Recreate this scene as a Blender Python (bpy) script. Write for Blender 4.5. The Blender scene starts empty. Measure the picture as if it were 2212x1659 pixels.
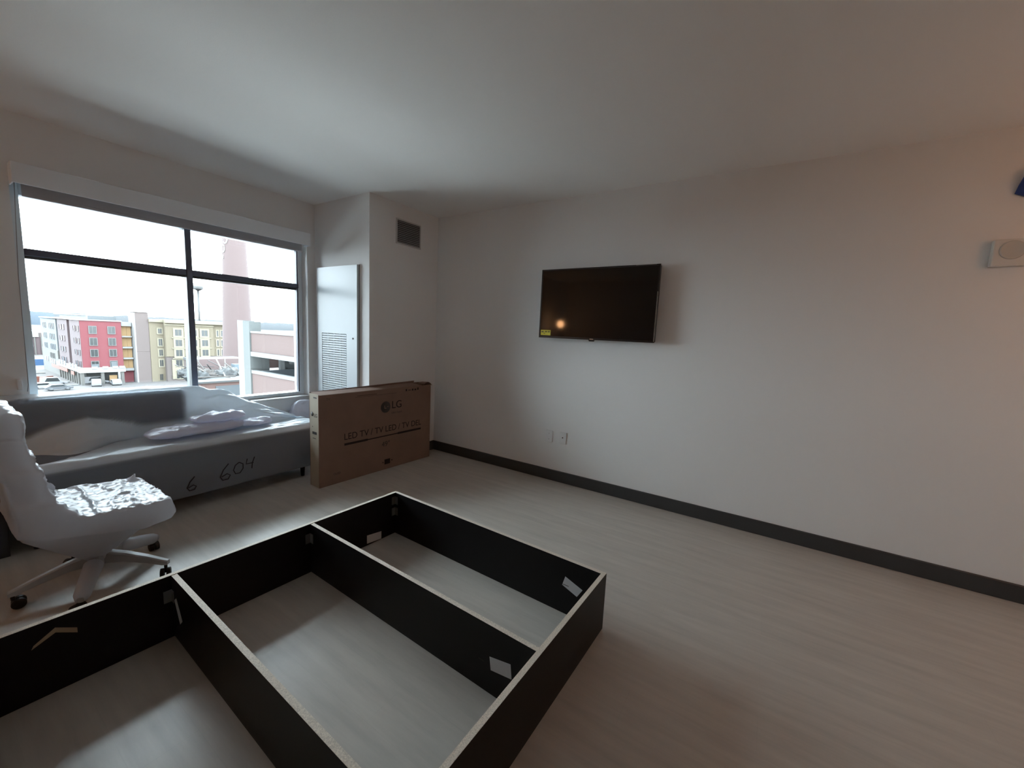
import bpy, bmesh, math, random
from math import sin, cos, pi, radians
from mathutils import Vector, Matrix, Quaternion, noise

random.seed(7)
sc = bpy.context.scene
COL = sc.collection

# ------------------------------------------------------------------ camera
YAW, PIT, ROL = .9995, -.1235, .0465
cam_d = bpy.data.cameras.new('camera')
cam = bpy.data.objects.new('camera', cam_d)
COL.objects.link(cam)
fwd = Vector((sin(YAW)*cos(PIT), cos(YAW)*cos(PIT), sin(PIT)))
r0 = Vector((cos(YAW), -sin(YAW), 0)); u0 = r0.cross(fwd)
rgt = cos(ROL)*r0 + sin(ROL)*u0
up = -sin(ROL)*r0 + cos(ROL)*u0
M = Matrix((rgt, up, -fwd)).transposed().to_4x4()
M.translation = Vector((-3.5471, .1019, 1.45))
cam.matrix_world = M
cam_d.sensor_fit = 'HORIZONTAL'; cam_d.sensor_width = 36.0
cam_d.lens = 36.0*865.52/2212
cam_d.clip_start = .02; cam_d.clip_end = 4000
sc.camera = cam

# ------------------------------------------------------------------ world: overcast sky (brighter towards the zenith)
SKY = 27
w = bpy.data.worlds.new('overcast_sky'); sc.world = w; w.use_nodes = True
nt = w.node_tree; nt.nodes.clear()
out = nt.nodes.new('ShaderNodeOutputWorld'); bg = nt.nodes.new('ShaderNodeBackground')
tc = nt.nodes.new('ShaderNodeTexCoord'); sp = nt.nodes.new('ShaderNodeSeparateXYZ')
rp = nt.nodes.new('ShaderNodeValToRGB')
rp.color_ramp.elements[0].position = 0.0; rp.color_ramp.elements[0].color = (.515, .58, .625, 1)
rp.color_ramp.elements[1].position = 1.0; rp.color_ramp.elements[1].color = (.82, .95, 1.04, 1)
nt.links.new(tc.outputs['Generated'], sp.inputs[0]); nt.links.new(sp.outputs['Z'], rp.inputs[0])
nt.links.new(rp.outputs[0], bg.inputs['Color']); bg.inputs['Strength'].default_value = SKY
nt.links.new(bg.outputs[0], out.inputs['Surface'])

# ------------------------------------------------------------------ exposure
vs = sc.view_settings
vs.view_transform = 'Standard'; vs.look = 'None'; vs.gamma = 1; vs.use_curve_mapping = False
vs.exposure = 0.12
sc.cycles.use_denoising = True
sc.cycles.max_bounces = 14; sc.cycles.diffuse_bounces = 8; sc.cycles.glossy_bounces = 4
sc.cycles.transparent_max_bounces = 16
sc.cycles.sample_clamp_indirect = 8
sc.cycles.caustics_reflective = False; sc.cycles.caustics_refractive = False

# ------------------------------------------------------------------ materials
def mat(name, col, rough=.6, metal=0, spec=.5, bump=0, bscale=60, var=0, vscale=4, emit=None, estr=0, alpha=1, stretch=None, coat=0):
    m = bpy.data.materials.new(name); m.use_nodes = True
    t = m.node_tree; b = t.nodes['Principled BSDF']
    b.inputs['Base Color'].default_value = (*col, 1); b.inputs['Roughness'].default_value = rough
    b.inputs['Metallic'].default_value = metal; b.inputs['Specular IOR Level'].default_value = spec
    b.inputs['Alpha'].default_value = alpha
    if coat: b.inputs['Coat Weight'].default_value = coat; b.inputs['Coat Roughness'].default_value = .12
    if emit: b.inputs['Emission Color'].default_value = (*emit, 1); b.inputs['Emission Strength'].default_value = estr
    co = None
    if bump or var:
        g = t.nodes.new('ShaderNodeTexCoord'); co = g.outputs['Object']
        if stretch:
            mp = t.nodes.new('ShaderNodeMapping'); mp.inputs['Scale'].default_value = stretch
            t.links.new(co, mp.inputs[0]); co = mp.outputs[0]
    if var:
        n = t.nodes.new('ShaderNodeTexNoise'); n.inputs['Scale'].default_value = vscale; n.inputs['Detail'].default_value = 6
        t.links.new(co, n.inputs['Vector'])
        r = t.nodes.new('ShaderNodeMapRange'); r.inputs[1].default_value = .3; r.inputs[2].default_value = .7
        r.inputs[3].default_value = 1-var; r.inputs[4].default_value = 1+var
        t.links.new(n.outputs[0], r.inputs[0])
        mx = t.nodes.new('ShaderNodeVectorMath'); mx.operation = 'SCALE'; mx.inputs[0].default_value = col
        t.links.new(r.outputs[0], mx.inputs['Scale']); t.links.new(mx.outputs[0], b.inputs['Base Color'])
    if bump:
        n2 = t.nodes.new('ShaderNodeTexNoise'); n2.inputs['Scale'].default_value = bscale; n2.inputs['Detail'].default_value = 4
        t.links.new(co, n2.inputs['Vector'])
        bp = t.nodes.new('ShaderNodeBump'); bp.inputs['Strength'].default_value = bump; bp.inputs['Distance'].default_value = .01
        t.links.new(n2.outputs[0], bp.inputs['Height']); t.links.new(bp.outputs[0], b.inputs['Normal'])
    return m

def floor_material():
    m = mat('vinyl_floor', (.30, .285, .26), .30, spec=.5)
    t = m.node_tree; b = t.nodes['Principled BSDF']
    g = t.nodes.new('ShaderNodeTexCoord')
    mp = t.nodes.new('ShaderNodeMapping'); mp.inputs['Scale'].default_value = (9, .9, 1); t.links.new(g.outputs['Object'], mp.inputs[0])
    n = t.nodes.new('ShaderNodeTexNoise'); n.inputs['Scale'].default_value = 2.2; n.inputs['Detail'].default_value = 8; n.inputs['Roughness'].default_value = .6
    t.links.new(mp.outputs[0], n.inputs['Vector'])
    br = t.nodes.new('ShaderNodeTexBrick'); br.offset = .37; br.inputs['Scale'].default_value = 1
    br.inputs['Brick Width'].default_value = 1.22; br.inputs['Row Height'].default_value = .18; br.inputs['Mortar Size'].default_value = .0012
    br.inputs['Color1'].default_value = (.455, .423, .379, 1); br.inputs['Color2'].default_value = (.465, .432, .388, 1); br.inputs['Mortar'].default_value = (.44, .41, .367, 1)
    rot = t.nodes.new('ShaderNodeMapping'); rot.inputs['Rotation'].default_value = (0, 0, pi/2); t.links.new(g.outputs['Object'], rot.inputs[0])
    t.links.new(rot.outputs[0], br.inputs['Vector'])
    r = t.nodes.new('ShaderNodeMapRange'); r.inputs[1].default_value = .3; r.inputs[2].default_value = .7; r.inputs[3].default_value = .87; r.inputs[4].default_value = 1.1
    t.links.new(n.outputs[0], r.inputs[0])
    mx = t.nodes.new('ShaderNodeVectorMath'); mx.operation = 'SCALE'
    t.links.new(br.outputs[0], mx.inputs[0]); t.links.new(r.outputs[0], mx.inputs['Scale']); t.links.new(mx.outputs[0], b.inputs['Base Color'])
    return m

def plastic_film(name, col, alpha, rough=.22, bump=.5, bscale=14, stretch=None, through=.3, spec=.6):
    """milky polythene: a glossy film that also lets light through from behind"""
    m = mat(name, col, rough, spec=spec, bump=bump, bscale=bscale, stretch=stretch)
    t = m.node_tree; o = t.nodes['Material Output']; b = t.nodes['Principled BSDF']
    tl = t.nodes.new('ShaderNodeBsdfTranslucent'); tl.inputs[0].default_value = (*col, 1)
    m1 = t.nodes.new('ShaderNodeMixShader'); m1.inputs[0].default_value = through
    tr = t.nodes.new('ShaderNodeBsdfTransparent'); m2 = t.nodes.new('ShaderNodeMixShader'); m2.inputs[0].default_value = alpha
    t.links.new(b.outputs[0], m1.inputs[1]); t.links.new(tl.outputs[0], m1.inputs[2])
    t.links.new(tr.outputs[0], m2.inputs[1]); t.links.new(m1.outputs[0], m2.inputs[2]); t.links.new(m2.outputs[0], o.inputs[0])
    return m

def glass_material():
    m = bpy.data.materials.new('window_glass'); m.use_nodes = True; t = m.node_tree; t.nodes.clear()
    o = t.nodes.new('ShaderNodeOutputMaterial'); mx = t.nodes.new('ShaderNodeMixShader')
    tr = t.nodes.new('ShaderNodeBsdfTransparent'); tr.inputs[0].default_value = (.93, .95, .95, 1)
    gl = t.nodes.new('ShaderNodeBsdfGlossy'); gl.inputs['Roughness'].default_value = .02
    fr = t.nodes.new('ShaderNodeFresnel'); fr.inputs['IOR'].default_value = 1.45
    t.links.new(fr.outputs[0], mx.inputs[0]); t.links.new(tr.outputs[0], mx.inputs[1]); t.links.new(gl.outputs[0], mx.inputs[2])
    t.links.new(mx.outputs[0], o.inputs[0]); return m

WALL = mat('wall_paint', (.755, .755, .75), .75, spec=.25, bump=.04, bscale=220)
CEIL = mat('ceiling_paint', (.84, .84, .83), .85, spec=.2, bump=.05, bscale=180)
FLOOR = floor_material()
BASE = mat('dark_vinyl_base', (.035, .036, .037), .5)
WHITE = mat('white_paint', (.72, .73, .73), .5)
VAL = mat('valance_white', (.74, .77, .80), .5)
ALU = mat('grey_aluminium', (.66, .73, .77), .4, metal=.2)
DARKALU = mat('dark_aluminium', (.075, .085, .12), .4)
MULL = mat('blue_grey_lit_side_tone', (.033, .043, .048), .45)  # lit mullion side and transom underside, their tone set by colour
SHADE = mat('grey_shade_fabric', (.45, .45, .47), .8, bump=.1, bscale=400)
GLASS = glass_material()
DOORW = mat('white_enamel_steel', (.46, .51, .54), .28, spec=.25)
SLOT = mat('slot_shadow_grey', (.34, .38, .40), .5)
VENTM = mat('grey_vent_metal', (.26, .26, .26), .5)
VENTD = mat('dark_duct', (.03, .03, .03), .8)
ESP = mat('espresso_laminate', (.006, .0055, .0065), .45, spec=.22, bump=.02, bscale=150)
RAW = mat('particle_board', (.62, .565, .48), .8, var=.25, vscale=240, bump=.15, bscale=300)
STEEL = mat('bracket_steel', (.30, .31, .32), .35, metal=.8)
LABELW = mat('white_label_paper', (.62, .63, .65), .6)
TANP = mat('tan_peeled_strip', (.30, .23, .15), .8)
CARD = mat('brown_cardboard', (.205, .125, .092), .8, var=.06, vscale=6, bump=.05, bscale=120)
CARDL = mat('pale_cardboard', (.40, .35, .27), .75, var=.05, vscale=8)
INK = mat('dark_brown_ink', (.012, .006, .006), .8)
INKG = mat('grey_ink', (.035, .03, .028), .7)
TVB = mat('black_tv_plastic', (.006, .006, .007), .3)
TVS = mat('black_glossy_screen', (.0008, .0008, .0016), .06, spec=.5)
CHROME = mat('bright_chrome', (.55, .55, .55), .2, metal=1)
YEL = mat('yellow_energy_sticker', (.62, .52, .03), .5)
BLUET = mat('blue_tape', (.01, .045, .22), .5)
FABG = mat('grey_sofa_fabric', (.15, .165, .195), .9, bump=.1, bscale=300)
FABC = mat('grey_chair_shell', (.30, .30, .31), .7)
LEGM = mat('silver_grey_metal', (.42, .42, .42), .38, metal=.35)
RUB = mat('black_rubber', (.012, .012, .013), .5)
FILM_SOFA = plastic_film('loose_sofa_film', (.80, .88, .94), .94, .34, .35, 5, (1, 2.5, 2.5), .3)
def cling_blend(m, alpha0, alpha1, col0, col1):
    t = m.node_tree; at = t.nodes.new('ShaderNodeAttribute'); at.attribute_name = 'cling'
    b = t.nodes['Principled BSDF']; o = t.nodes['Material Output']
    mr = t.nodes.new('ShaderNodeMapRange'); mr.inputs[3].default_value = alpha0; mr.inputs[4].default_value = alpha1
    t.links.new(at.outputs['Fac'], mr.inputs[0]); t.links.new(mr.outputs[0], o.inputs[0].links[0].from_node.inputs[0])
    mc = t.nodes.new('ShaderNodeMix'); mc.data_type = 'RGBA'
    mc.inputs[6].default_value = (*col0, 1); mc.inputs[7].default_value = (*col1, 1)
    t.links.new(at.outputs['Fac'], mc.inputs[0]); t.links.new(mc.outputs[2], b.inputs['Base Color'])
cling_blend(FILM_SOFA, .94, .42, (.80, .88, .94), (.36, .40, .45))
FILM_CH = plastic_film('chair_plastic_film', (.64, .65, .69), .88, .30, .3, 10, None, .3)
FILM_W = plastic_film('white_plastic_film', (.82, .84, .94), .95, .3, .5, 12, None, .3)
CABD = mat('dark_cabinet', (.025, .027, .033), .5)
CABT = mat('tan_wood_front', (.45, .35, .24), .55, var=.1, vscale=10)

# exterior
RED = mat('red_painted_panels', (0.0714, 0.01, 0.0136), .8)
REDP = mat('faded_pink_brick', (0.0414, 0.027, 0.0284), .85)
REDD = mat('dark_red_recess', (0.0252, 0.0065, 0.0076), .8)
GREYB = mat('pale_blue_grey_cladding', (0.045, 0.0504, 0.054), .8)
STONE = mat('pale_stone', (0.0486, 0.0461, 0.0418), .85)
EXW = mat('white_exterior_trim', (0.1224, 0.1224, 0.1206), .7)
SHEATH = mat('tan_sheathing_board', (0.1638, 0.101, 0.0448), .8)
TOWER = mat('warm_grey_precast', (0.0584, 0.0447, 0.0412), .85)
CREAM = mat('cream_stucco', (0.0792, 0.0648, 0.0431), .85)
CREAML = mat('pale_cream_trim', (0.1148, 0.1008, 0.0719), .8)
GREYLOW = mat('taupe_brick_base', (0.0524, 0.0414, 0.0376), .85)
PANE = mat('dark_window_pane', (0.0072, 0.0094, 0.01), .25)
PANEB = mat('pale_window_pane', (0.0216, 0.0252, 0.0306), .3)
BRICK = mat('pink_chimney_brick', (0.0558, 0.0378, 0.036), .9)
BRICKD = mat('old_red_brick', (0.0486, 0.026, 0.0216), .9)
GBRICK = mat('garage_pink_brick', (0.0357, 0.0198, 0.017), .9)
CONC = mat('pale_concrete', (.06, .062, .061), .8)
CONCG = mat('grey_concrete', (.032, .035, .034), .85)
BLUEG = mat('blue_grey_concrete', (0.0216, 0.027, 0.031), .8)
DIRT = mat('dirt_and_asphalt', (0.0257, 0.0209, 0.0193), .95, var=.3, vscale=.12)
DEBRIS = mat('weathered_timber', (0.0277, 0.0238, 0.0212), .9)
DEBD = mat('dark_timber', (.022, .019, .018), .9)
DEBL = mat('bleached_timber', (0.09, 0.0828, 0.0756), .9)
ROOFG = mat('grey_roofing', (0.0162, 0.0174, 0.0179), .9)
HILL = mat('hazy_blue_hill', (0.0112, 0.0174, 0.0246), 1, var=.15, vscale=.02)
TREEM = mat('hazy_tree_foliage', (0.0151, 0.0169, 0.0189), 1)
FENB = mat('bright_blue_fence', (0.0029, 0.027, 0.072), .7)
ORG = mat('orange_barrier_plastic', (0.072, 0.0188, 0.0094), .6)
CARW = mat('white_car_paint', (0.1224, 0.1224, 0.126), .3)
CARG = mat('grey_car_paint', (0.036, 0.0378, 0.0414), .3)
TANKM = mat('pale_steel_tank', (0.0238, 0.0244, 0.0244), .6)
BOUNCE = mat('pale_bounce_ground', (.62, .61, .59), .9, var=.06, vscale=.3)
LAMPE = mat('warm_lamp_glow', (.9, .7, .5), .5, emit=(1, .50, .22), estr=26)
CEILE = mat('warm_ceiling_lamp_glow', (.9, .8, .7), .5, emit=(1, .48, .24), estr=8)

# ------------------------------------------------------------------ helpers
def link(name, me, m=None, parent=None, local=False):
    o = bpy.data.objects.new(name, me); COL.objects.link(o)
    if m is not None: me.materials.append(m)
    if parent is not None:
        o.parent = parent
        if not local: o.matrix_parent_inverse = PW[parent.name].inverted()
    PW[o.name] = Matrix() if parent is None or not local else PW[parent.name]
    return o
PW = {}

def tomesh(bm, name, smooth=False, bevel=0, seg=2):
    if bevel:
        bmesh.ops.bevel(bm, geom=[e for e in bm.edges], offset=bevel, segments=seg, profile=.6, affect='EDGES')
    bmesh.ops.recalc_face_normals(bm, faces=bm.faces)
    me = bpy.data.meshes.new(name); bm.to_mesh(me); bm.free()
    if smooth:
        for p in me.polygons: p.use_smooth = True
    return me

def addbox(bm, x0, x1, y0, y1, z0, z1):
    vs = [bm.verts.new(p) for p in ((x0,y0,z0),(x1,y0,z0),(x1,y1,z0),(x0,y1,z0),(x0,y0,z1),(x1,y0,z1),(x1,y1,z1),(x0,y1,z1))]
    for f in ((3,2,1,0),(4,5,6,7),(0,1,5,4),(1,2,6,5),(2,3,7,6),(3,0,4,7)): bm.faces.new([vs[i] for i in f])
    return vs

def box(name, x0, x1, y0, y1, z0, z1, m, parent=None, bevel=0, local=False, seg=2):
    bm = bmesh.new(); addbox(bm, min(x0,x1), max(x0,x1), min(y0,y1), max(y0,y1), min(z0,z1), max(z0,z1))
    return link(name, tomesh(bm, name, False, bevel, seg), m, parent, local)

def boxes(name, lst, m, parent=None, local=False):
    bm = bmesh.new()
    for b in lst: addbox(bm, *b)
    return link(name, tomesh(bm, name), m, parent, local)

def ring(bm, c, ax, rad, n=16, ph=0):
    """n verts on a circle about centre c, normal ax"""
    ax = Vector(ax).normalized(); a = ax.orthogonal().normalized(); b = ax.cross(a)
    return [bm.verts.new(Vector(c) + rad*(cos(ph+2*pi*i/n)*a + sin(ph+2*pi*i/n)*b)) for i in range(n)]

def tube(name, pts, rads, m, parent=None, n=14, local=False, smooth=True, caps=True):
    bm = bmesh.new(); prev = None; P = [Vector(p) for p in pts]
    if not hasattr(rads, '__len__'): rads = [rads]*len(P)
    a = None; first = None
    for i, p in enumerate(P):
        d = (P[min(i+1, len(P)-1)] - P[max(i-1, 0)]).normalized()
        if a is None: a = d.orthogonal().normalized()
        a = (a - d*a.dot(d)).normalized(); b = d.cross(a)
        rg = [bm.verts.new(p + rads[i]*(cos(2*pi*k/n)*a + sin(2*pi*k/n)*b)) for k in range(n)]
        if prev:
            for k in range(n): bm.faces.new((prev[k], prev[(k+1)%n], rg[(k+1)%n], rg[k]))
        else: first = rg
        prev = rg
    if caps: bm.faces.new(first[::-1]); bm.faces.new(prev)
    return link(name, tomesh(bm, name, smooth), m, parent, local)

def lathe(name, prof, m, parent=None, loc=(0,0,0), n=32, local=False, smooth=True):
    """prof: list of (r, z)"""
    bm = bmesh.new(); prev = None; L = Vector(loc)
    for r, z in prof:
        rg = [bm.verts.new(L + Vector((r*cos(2*pi*k/n), r*sin(2*pi*k/n), z))) for k in range(n)]
        if prev:
            for k in range(n): bm.faces.new((prev[k], prev[(k+1)%n], rg[(k+1)%n], rg[k]))
        else: bm.faces.new(rg[::-1])
        prev = rg
    bm.faces.new(prev)
    return link(name, tomesh(bm, name, smooth), m, parent, local)

def prism(name, poly, axis, a0, a1, m, parent=None, local=False, bevel=0):
    """poly: 2D outline extruded along axis ('x': (y,z), 'y': (x,z), 'z': (x,y))"""
    bm = bmesh.new()
    def P(q, a): return {'x': (a, q[0], q[1]), 'y': (q[0], a, q[1]), 'z': (q[0], q[1], a)}[axis]
    A = [bm.verts.new(P(q, a0)) for q in poly]; B = [bm.verts.new(P(q, a1)) for q in poly]
    n = len(poly); bm.faces.new(A); bm.faces.new(B[::-1])
    for i in range(n): bm.faces.new((A[i], B[i], B[(i+1)%n], A[(i+1)%n]))
    return link(name, tomesh(bm, name, False, bevel), m, parent, local)

def thing(name, label, cat, loc=(0,0,0), rz=0, group=None, kind=None):
    o = bpy.data.objects.new(name, None); COL.objects.link(o)
    o.location = loc; o.rotation_euler = (0, 0, rz); o.empty_display_size = .05
    PW[o.name] = Matrix.Translation(Vector(loc)) @ Matrix.Rotation(rz, 4, 'Z')
    o['label'] = label
    if kind: o['kind'] = kind
    else: o['category'] = cat
    if group: o['group'] = group
    return o

def tag(o, label, cat=None, group=None, kind=None):
    o['label'] = label
    if cat: o['category'] = cat
    if group: o['group'] = group
    if kind: o['kind'] = kind
    return o

def struct(o, label=None):
    o['kind'] = 'structure'
    if label: o['label'] = label
    return o

def text(name, body, size, m, parent, mw, local=True, extrude=.0004, shear=0):
    cu = bpy.data.curves.new(name, 'FONT'); cu.body = body; cu.size = size; cu.extrude = extrude; cu.shear = shear
    cu.align_x = 'CENTER'; cu.align_y = 'CENTER'
    t = bpy.data.objects.new(name, cu); COL.objects.link(t)
    dg = bpy.context.evaluated_depsgraph_get(); me = bpy.data.meshes.new_from_object(t.evaluated_get(dg))
    bpy.data.objects.remove(t); bpy.data.curves.remove(cu)
    me.materials.clear(); me.transform(mw)
    return link(name, me, m, parent, local)

def evaluated(o):
    """freeze an object's modifiers into its mesh"""
    dg = bpy.context.evaluated_depsgraph_get(); me = bpy.data.meshes.new_from_object(o.evaluated_get(dg))
    o.modifiers.clear(); o.data = me; return o

def fr(p, sc_=1.0, oct_=4):
    return noise.fractal(Vector(p)*sc_, .9, 2.0, oct_)
def ridge(p, s):
    return 1 - min(1, abs(noise.noise(Vector(p)*s))*2.2)

def sstep(a, b, x):
    t = max(0, min(1, (x-a)/(b-a))); return t*t*(3-2*t)

# ================================================================== ROOM SHELL
H = 2.737; YC = 3.495; YW = 4.42; XC = -.945; XL = -5.6; YB = -2.8
struct(box('floor', XL-.1, .1, YB-.1, YW+.26, -.12, 0, FLOOR), 'greyish wood-look vinyl floor')
struct(box('ceiling', XL-.1, .1, YB-.1, YW+.26, H, H+.15, CEIL), 'plain white ceiling')
struct(box('wall_right', 0, .15, YB-.1, YW+.26, 0, H, WALL), 'long blank wall carrying the television')
struct(box('wall_back', XL-.1, 0, YB-.15, YB, 0, H, WALL))
struct(box('wall_left', XL-.15, XL, YB, YW+.26, 0, H, WALL))
# window wall with its opening
WX0, WX1, WZ0, WZ1 = -3.050, -1.035, .648, 2.32
bm = bmesh.new()
addbox(bm, XL, WX0, YW, YW+.26, 0, H); addbox(bm, WX1, 0, YW, YW+.26, 0, H)
addbox(bm, WX0, WX1, YW, YW+.26, 0, WZ0); addbox(bm, WX0, WX1, YW, YW+.26, WZ1, H)
struct(link('wall_window', tomesh(bm, 'wall_window'), WALL), 'wall around the big window')
# boxed-out chase in the corner: hollow, so the grille door covers a real opening
DY0, DY1, DZ0, DZ1 = 3.70, 4.30, .12, 2.02
bm = bmesh.new()
addbox(bm, XC, 0, YC, YC+.08, 0, H)
addbox(bm, XC, XC+.08, YC+.08, DY0, 0, H); addbox(bm, XC, XC+.08, DY1, YW, 0, H)
addbox(bm, XC, XC+.08, DY0, DY1, 0, DZ0); addbox(bm, XC, XC+.08, DY0, DY1, DZ1, H)
struct(link('wall_chase', tomesh(bm, 'wall_chase'), WALL), 'boxed-out corner chase beside the window')
# dark vinyl base
def baseboard(name, a, b, nrm):
    a, b, n = Vector((*a, 0)), Vector((*b, 0)), Vector((*nrm, 0))
    prof = [(.001, .001), (.014, .001), (.012, .104), (.008, .109), (.001, .11)]
    bm = bmesh.new()
    A = [bm.verts.new(a+n*d+Vector((0, 0, z))) for d, z in prof]; B = [bm.verts.new(b+n*d+Vector((0, 0, z))) for d, z in prof]
    bm.faces.new(A); bm.faces.new(B[::-1])
    for i in range(5): bm.faces.new((A[i], B[i], B[(i+1)%5], A[(i+1)%5]))
    return struct(link(name, tomesh(bm, name), BASE), 'dark grey vinyl base along the wall')
baseboard('baseboard_right', (0, YB), (0, YC-.015), (-1, 0))
baseboard('baseboard_chase', (-.001, YC), (XC-.001, YC), (0, -1))
baseboard('baseboard_chase_side', (XC, YC), (XC, YW-.015), (-1, 0))
baseboard('baseboard_window', (XC-.016, YW), (XL, YW), (0, -1))

# ------------------------------------------------------------------ window_1
FY0, FY1, GY = 4.52, 4.635, 4.58
win = thing('window_1', 'large four-pane window with dark mullion', None, ((WX0+WX1)/2, FY0, WZ0), kind='structure')
def rail(name, x0, x1, z0, z1, m, y0=FY0, y1=FY1, bv=.003): return box(name, x0, x1, y0, y1, z0, z1, m, win, bv, seg=1)
GX0, GX1, GZ0, GZ1 = -3.0, -1.078, .70, 2.238
MX0, MX1, TZ0, TZ1 = -2.077, -2.034, 1.838, 1.886
rail('frame_jamb', WX0+.001, GX0, WZ0+.02, WZ1-.001, ALU); rail('frame_jamb', GX1, WX1-.001, WZ0+.02, WZ1-.001, ALU)
rail('frame_head', GX0+.001, GX1-.001, GZ1, WZ1-.001, ALU); rail('frame_sill', GX0+.001, GX1-.001, WZ0+.02, GZ0, ALU)
rail('mullion', MX0, MX1, GZ0+.001, GZ1-.001, DARKALU)
box('mullion_side_tone', MX0-.002, MX0-.0003, FY0+.006, FY1, GZ0+.002, GZ1-.002, MULL, win)  # thin plate added to colour the mullion's sky-lit side
rail('transom', GX0+.001, MX0-.003, TZ0, TZ1, DARKALU); rail('transom', MX1+.001, GX1-.001, TZ0, TZ1, DARKALU)
for (a, b) in ((GX0, MX0-.003), (MX1, GX1)):
    rail('glazing_bead', a+.002, b-.002, TZ0-.018, TZ0-.001, MULL, GY-.03, GY+.02, 0)
    for (c, d) in ((GZ0, TZ0-.019), (TZ1, GZ1)):
        box('pane', a+.001, b-.001, GY-.003, GY+.003, c+.001, d-.001, GLASS, win)
rail('gasket', GX1-.012, GX1-.001, GZ0+.001, TZ0-.001, DARKALU, GY-.045, GY-.005, 0)
rail('gasket', GX1-.012, GX1-.001, TZ1+.001, GZ1-.001, DARKALU, GY-.045, GY-.005, 0)
rail('sill_board', WX0+.002, WX1-.002, WZ0+.001, WZ0+.018, WHITE, YW-.012, FY1, .004)

# ------------------------------------------------------------------ roller shade with its valance
sh = thing('roller_shade', 'rolled-up grey roller shade behind a white valance above the window', 'shade', (-2.05, 4.36, 2.27))
box('valance', -3.048, -1.062, 4.300, 4.309, 2.272, 2.402, VAL, sh, .002, seg=1)
for x0, x1 in ((-3.048, -3.042), (-1.068, -1.062)): box('end_cap', x0, x1, 4.310, YW-.0005, 2.272, 2.402, VAL, sh)
box('top_cap', -3.041, -1.069, 4.310, YW-.0005, 2.396, 2.402, VAL, sh)
tube('roller_tube', [(-3.02, 4.37, 2.335), (-1.08, 4.37, 2.335)], .036, SHADE, sh, n=24)
box('shade_cloth', -3.0, -1.10, 4.4035, 4.405, 2.232, 2.33, SHADE, sh)
box('hem_bar', -3.0, -1.10, 4.398, 4.4095, 2.212, 2.232, SHADE, sh, .003)
tube('bead_chain', [(-3.028, 4.385, 2.33), (-3.05, 4.40, 1.7), (-3.055, 4.405, .95), (-3.062, 4.405, .90)], .0018, VENTM, sh, n=6)
box('chain_tensioner', -3.105, -3.082, 4.395, 4.4195, .915, .985, VAL, sh, .004)

# ================================================================== TALL GRILLE DOOR on the chase
gd = thing('grille_door', 'tall white steel access door with rows of louvre slots beside the window', 'door', (XC, 4.0, .10))
SY0, SY1, SZ0, SZ1 = 3.822, 4.258, .40, 1.372
X0, X1 = XC-.03, XC-.006
bm = bmesh.new()
LY0, LY1, LZ0, LZ1 = 3.648, 4.340, .10, 2.065
addbox(bm, X0, X1, LY0, SY0, LZ0, LZ1); addbox(bm, X0, X1, SY1, LY1, LZ0, LZ1)
addbox(bm, X0, X1, SY0, SY1, LZ0, SZ0); addbox(bm, X0, X1, SY0, SY1, SZ1, LZ1)
link('door_leaf', tomesh(bm, 'door_leaf'), DOORW, gd)
boxes('door_frame', [(X1+.0005, XC-.0008, LY0-.006, LY0+.05, LZ0-.008, LZ1+.006), (X1+.0005, XC-.0008, LY1-.05, LY1+.006, LZ0-.008, LZ1+.006),
                     (X1+.0005, XC-.0008, LY0+.05, LY1-.05, LZ1-.04, LZ1+.006), (X1+.0005, XC-.0008, LY0+.05, LY1-.05, LZ0-.008, LZ0+.03)], VENTM, gd)
box('backing', X1-.002, X1, SY0, SY1, SZ0, SZ1, SLOT, gd)
for k in range(3):
    yb = SY0 + (SY1-SY0)*(k+1)/4
    box('slot_bar', X0+.001, X1-.003, yb-.004, yb+.004, SZ0, SZ1, DOORW, gd)
pitch = .0243; nrow = int((SZ1-SZ0)/pitch); cw = (SY1-SY0)/4 - .009
bm = bmesh.new(); vs_ = [bm.verts.new(p) for p in ((0,-cw/2,0),(0,cw/2,0),(.014,cw/2,.009),(.014,-cw/2,.009),(0,-cw/2,.0155),(0,cw/2,.0155),(.014,cw/2,.0225),(.014,-cw/2,.0225))]
for f in ((3,2,1,0),(4,5,6,7),(0,1,5,4),(1,2,6,5),(2,3,7,6),(3,0,4,7)): bm.faces.new([vs_[i] for i in f])
lou = tomesh(bm, 'louvre'); lou.materials.append(DOORW)
for r in range(nrow):
    for k in range(4):
        o = link('louvre', lou, None, gd); o.location = (X0+.001, SY0 + (SY1-SY0)*(k+.5)/4, SZ0 + r*pitch)
lk = lathe('key_lock', [(.009, 0), (.009, .004), (.006, .005)], VENTD, None, n=16)
lk.data.transform(Matrix.Translation((X0, 3.713, 1.33)) @ Matrix.Rotation(-pi/2, 4, 'Y'))
lk.parent = gd; lk.matrix_parent_inverse = PW[gd.name].inverted()

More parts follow.
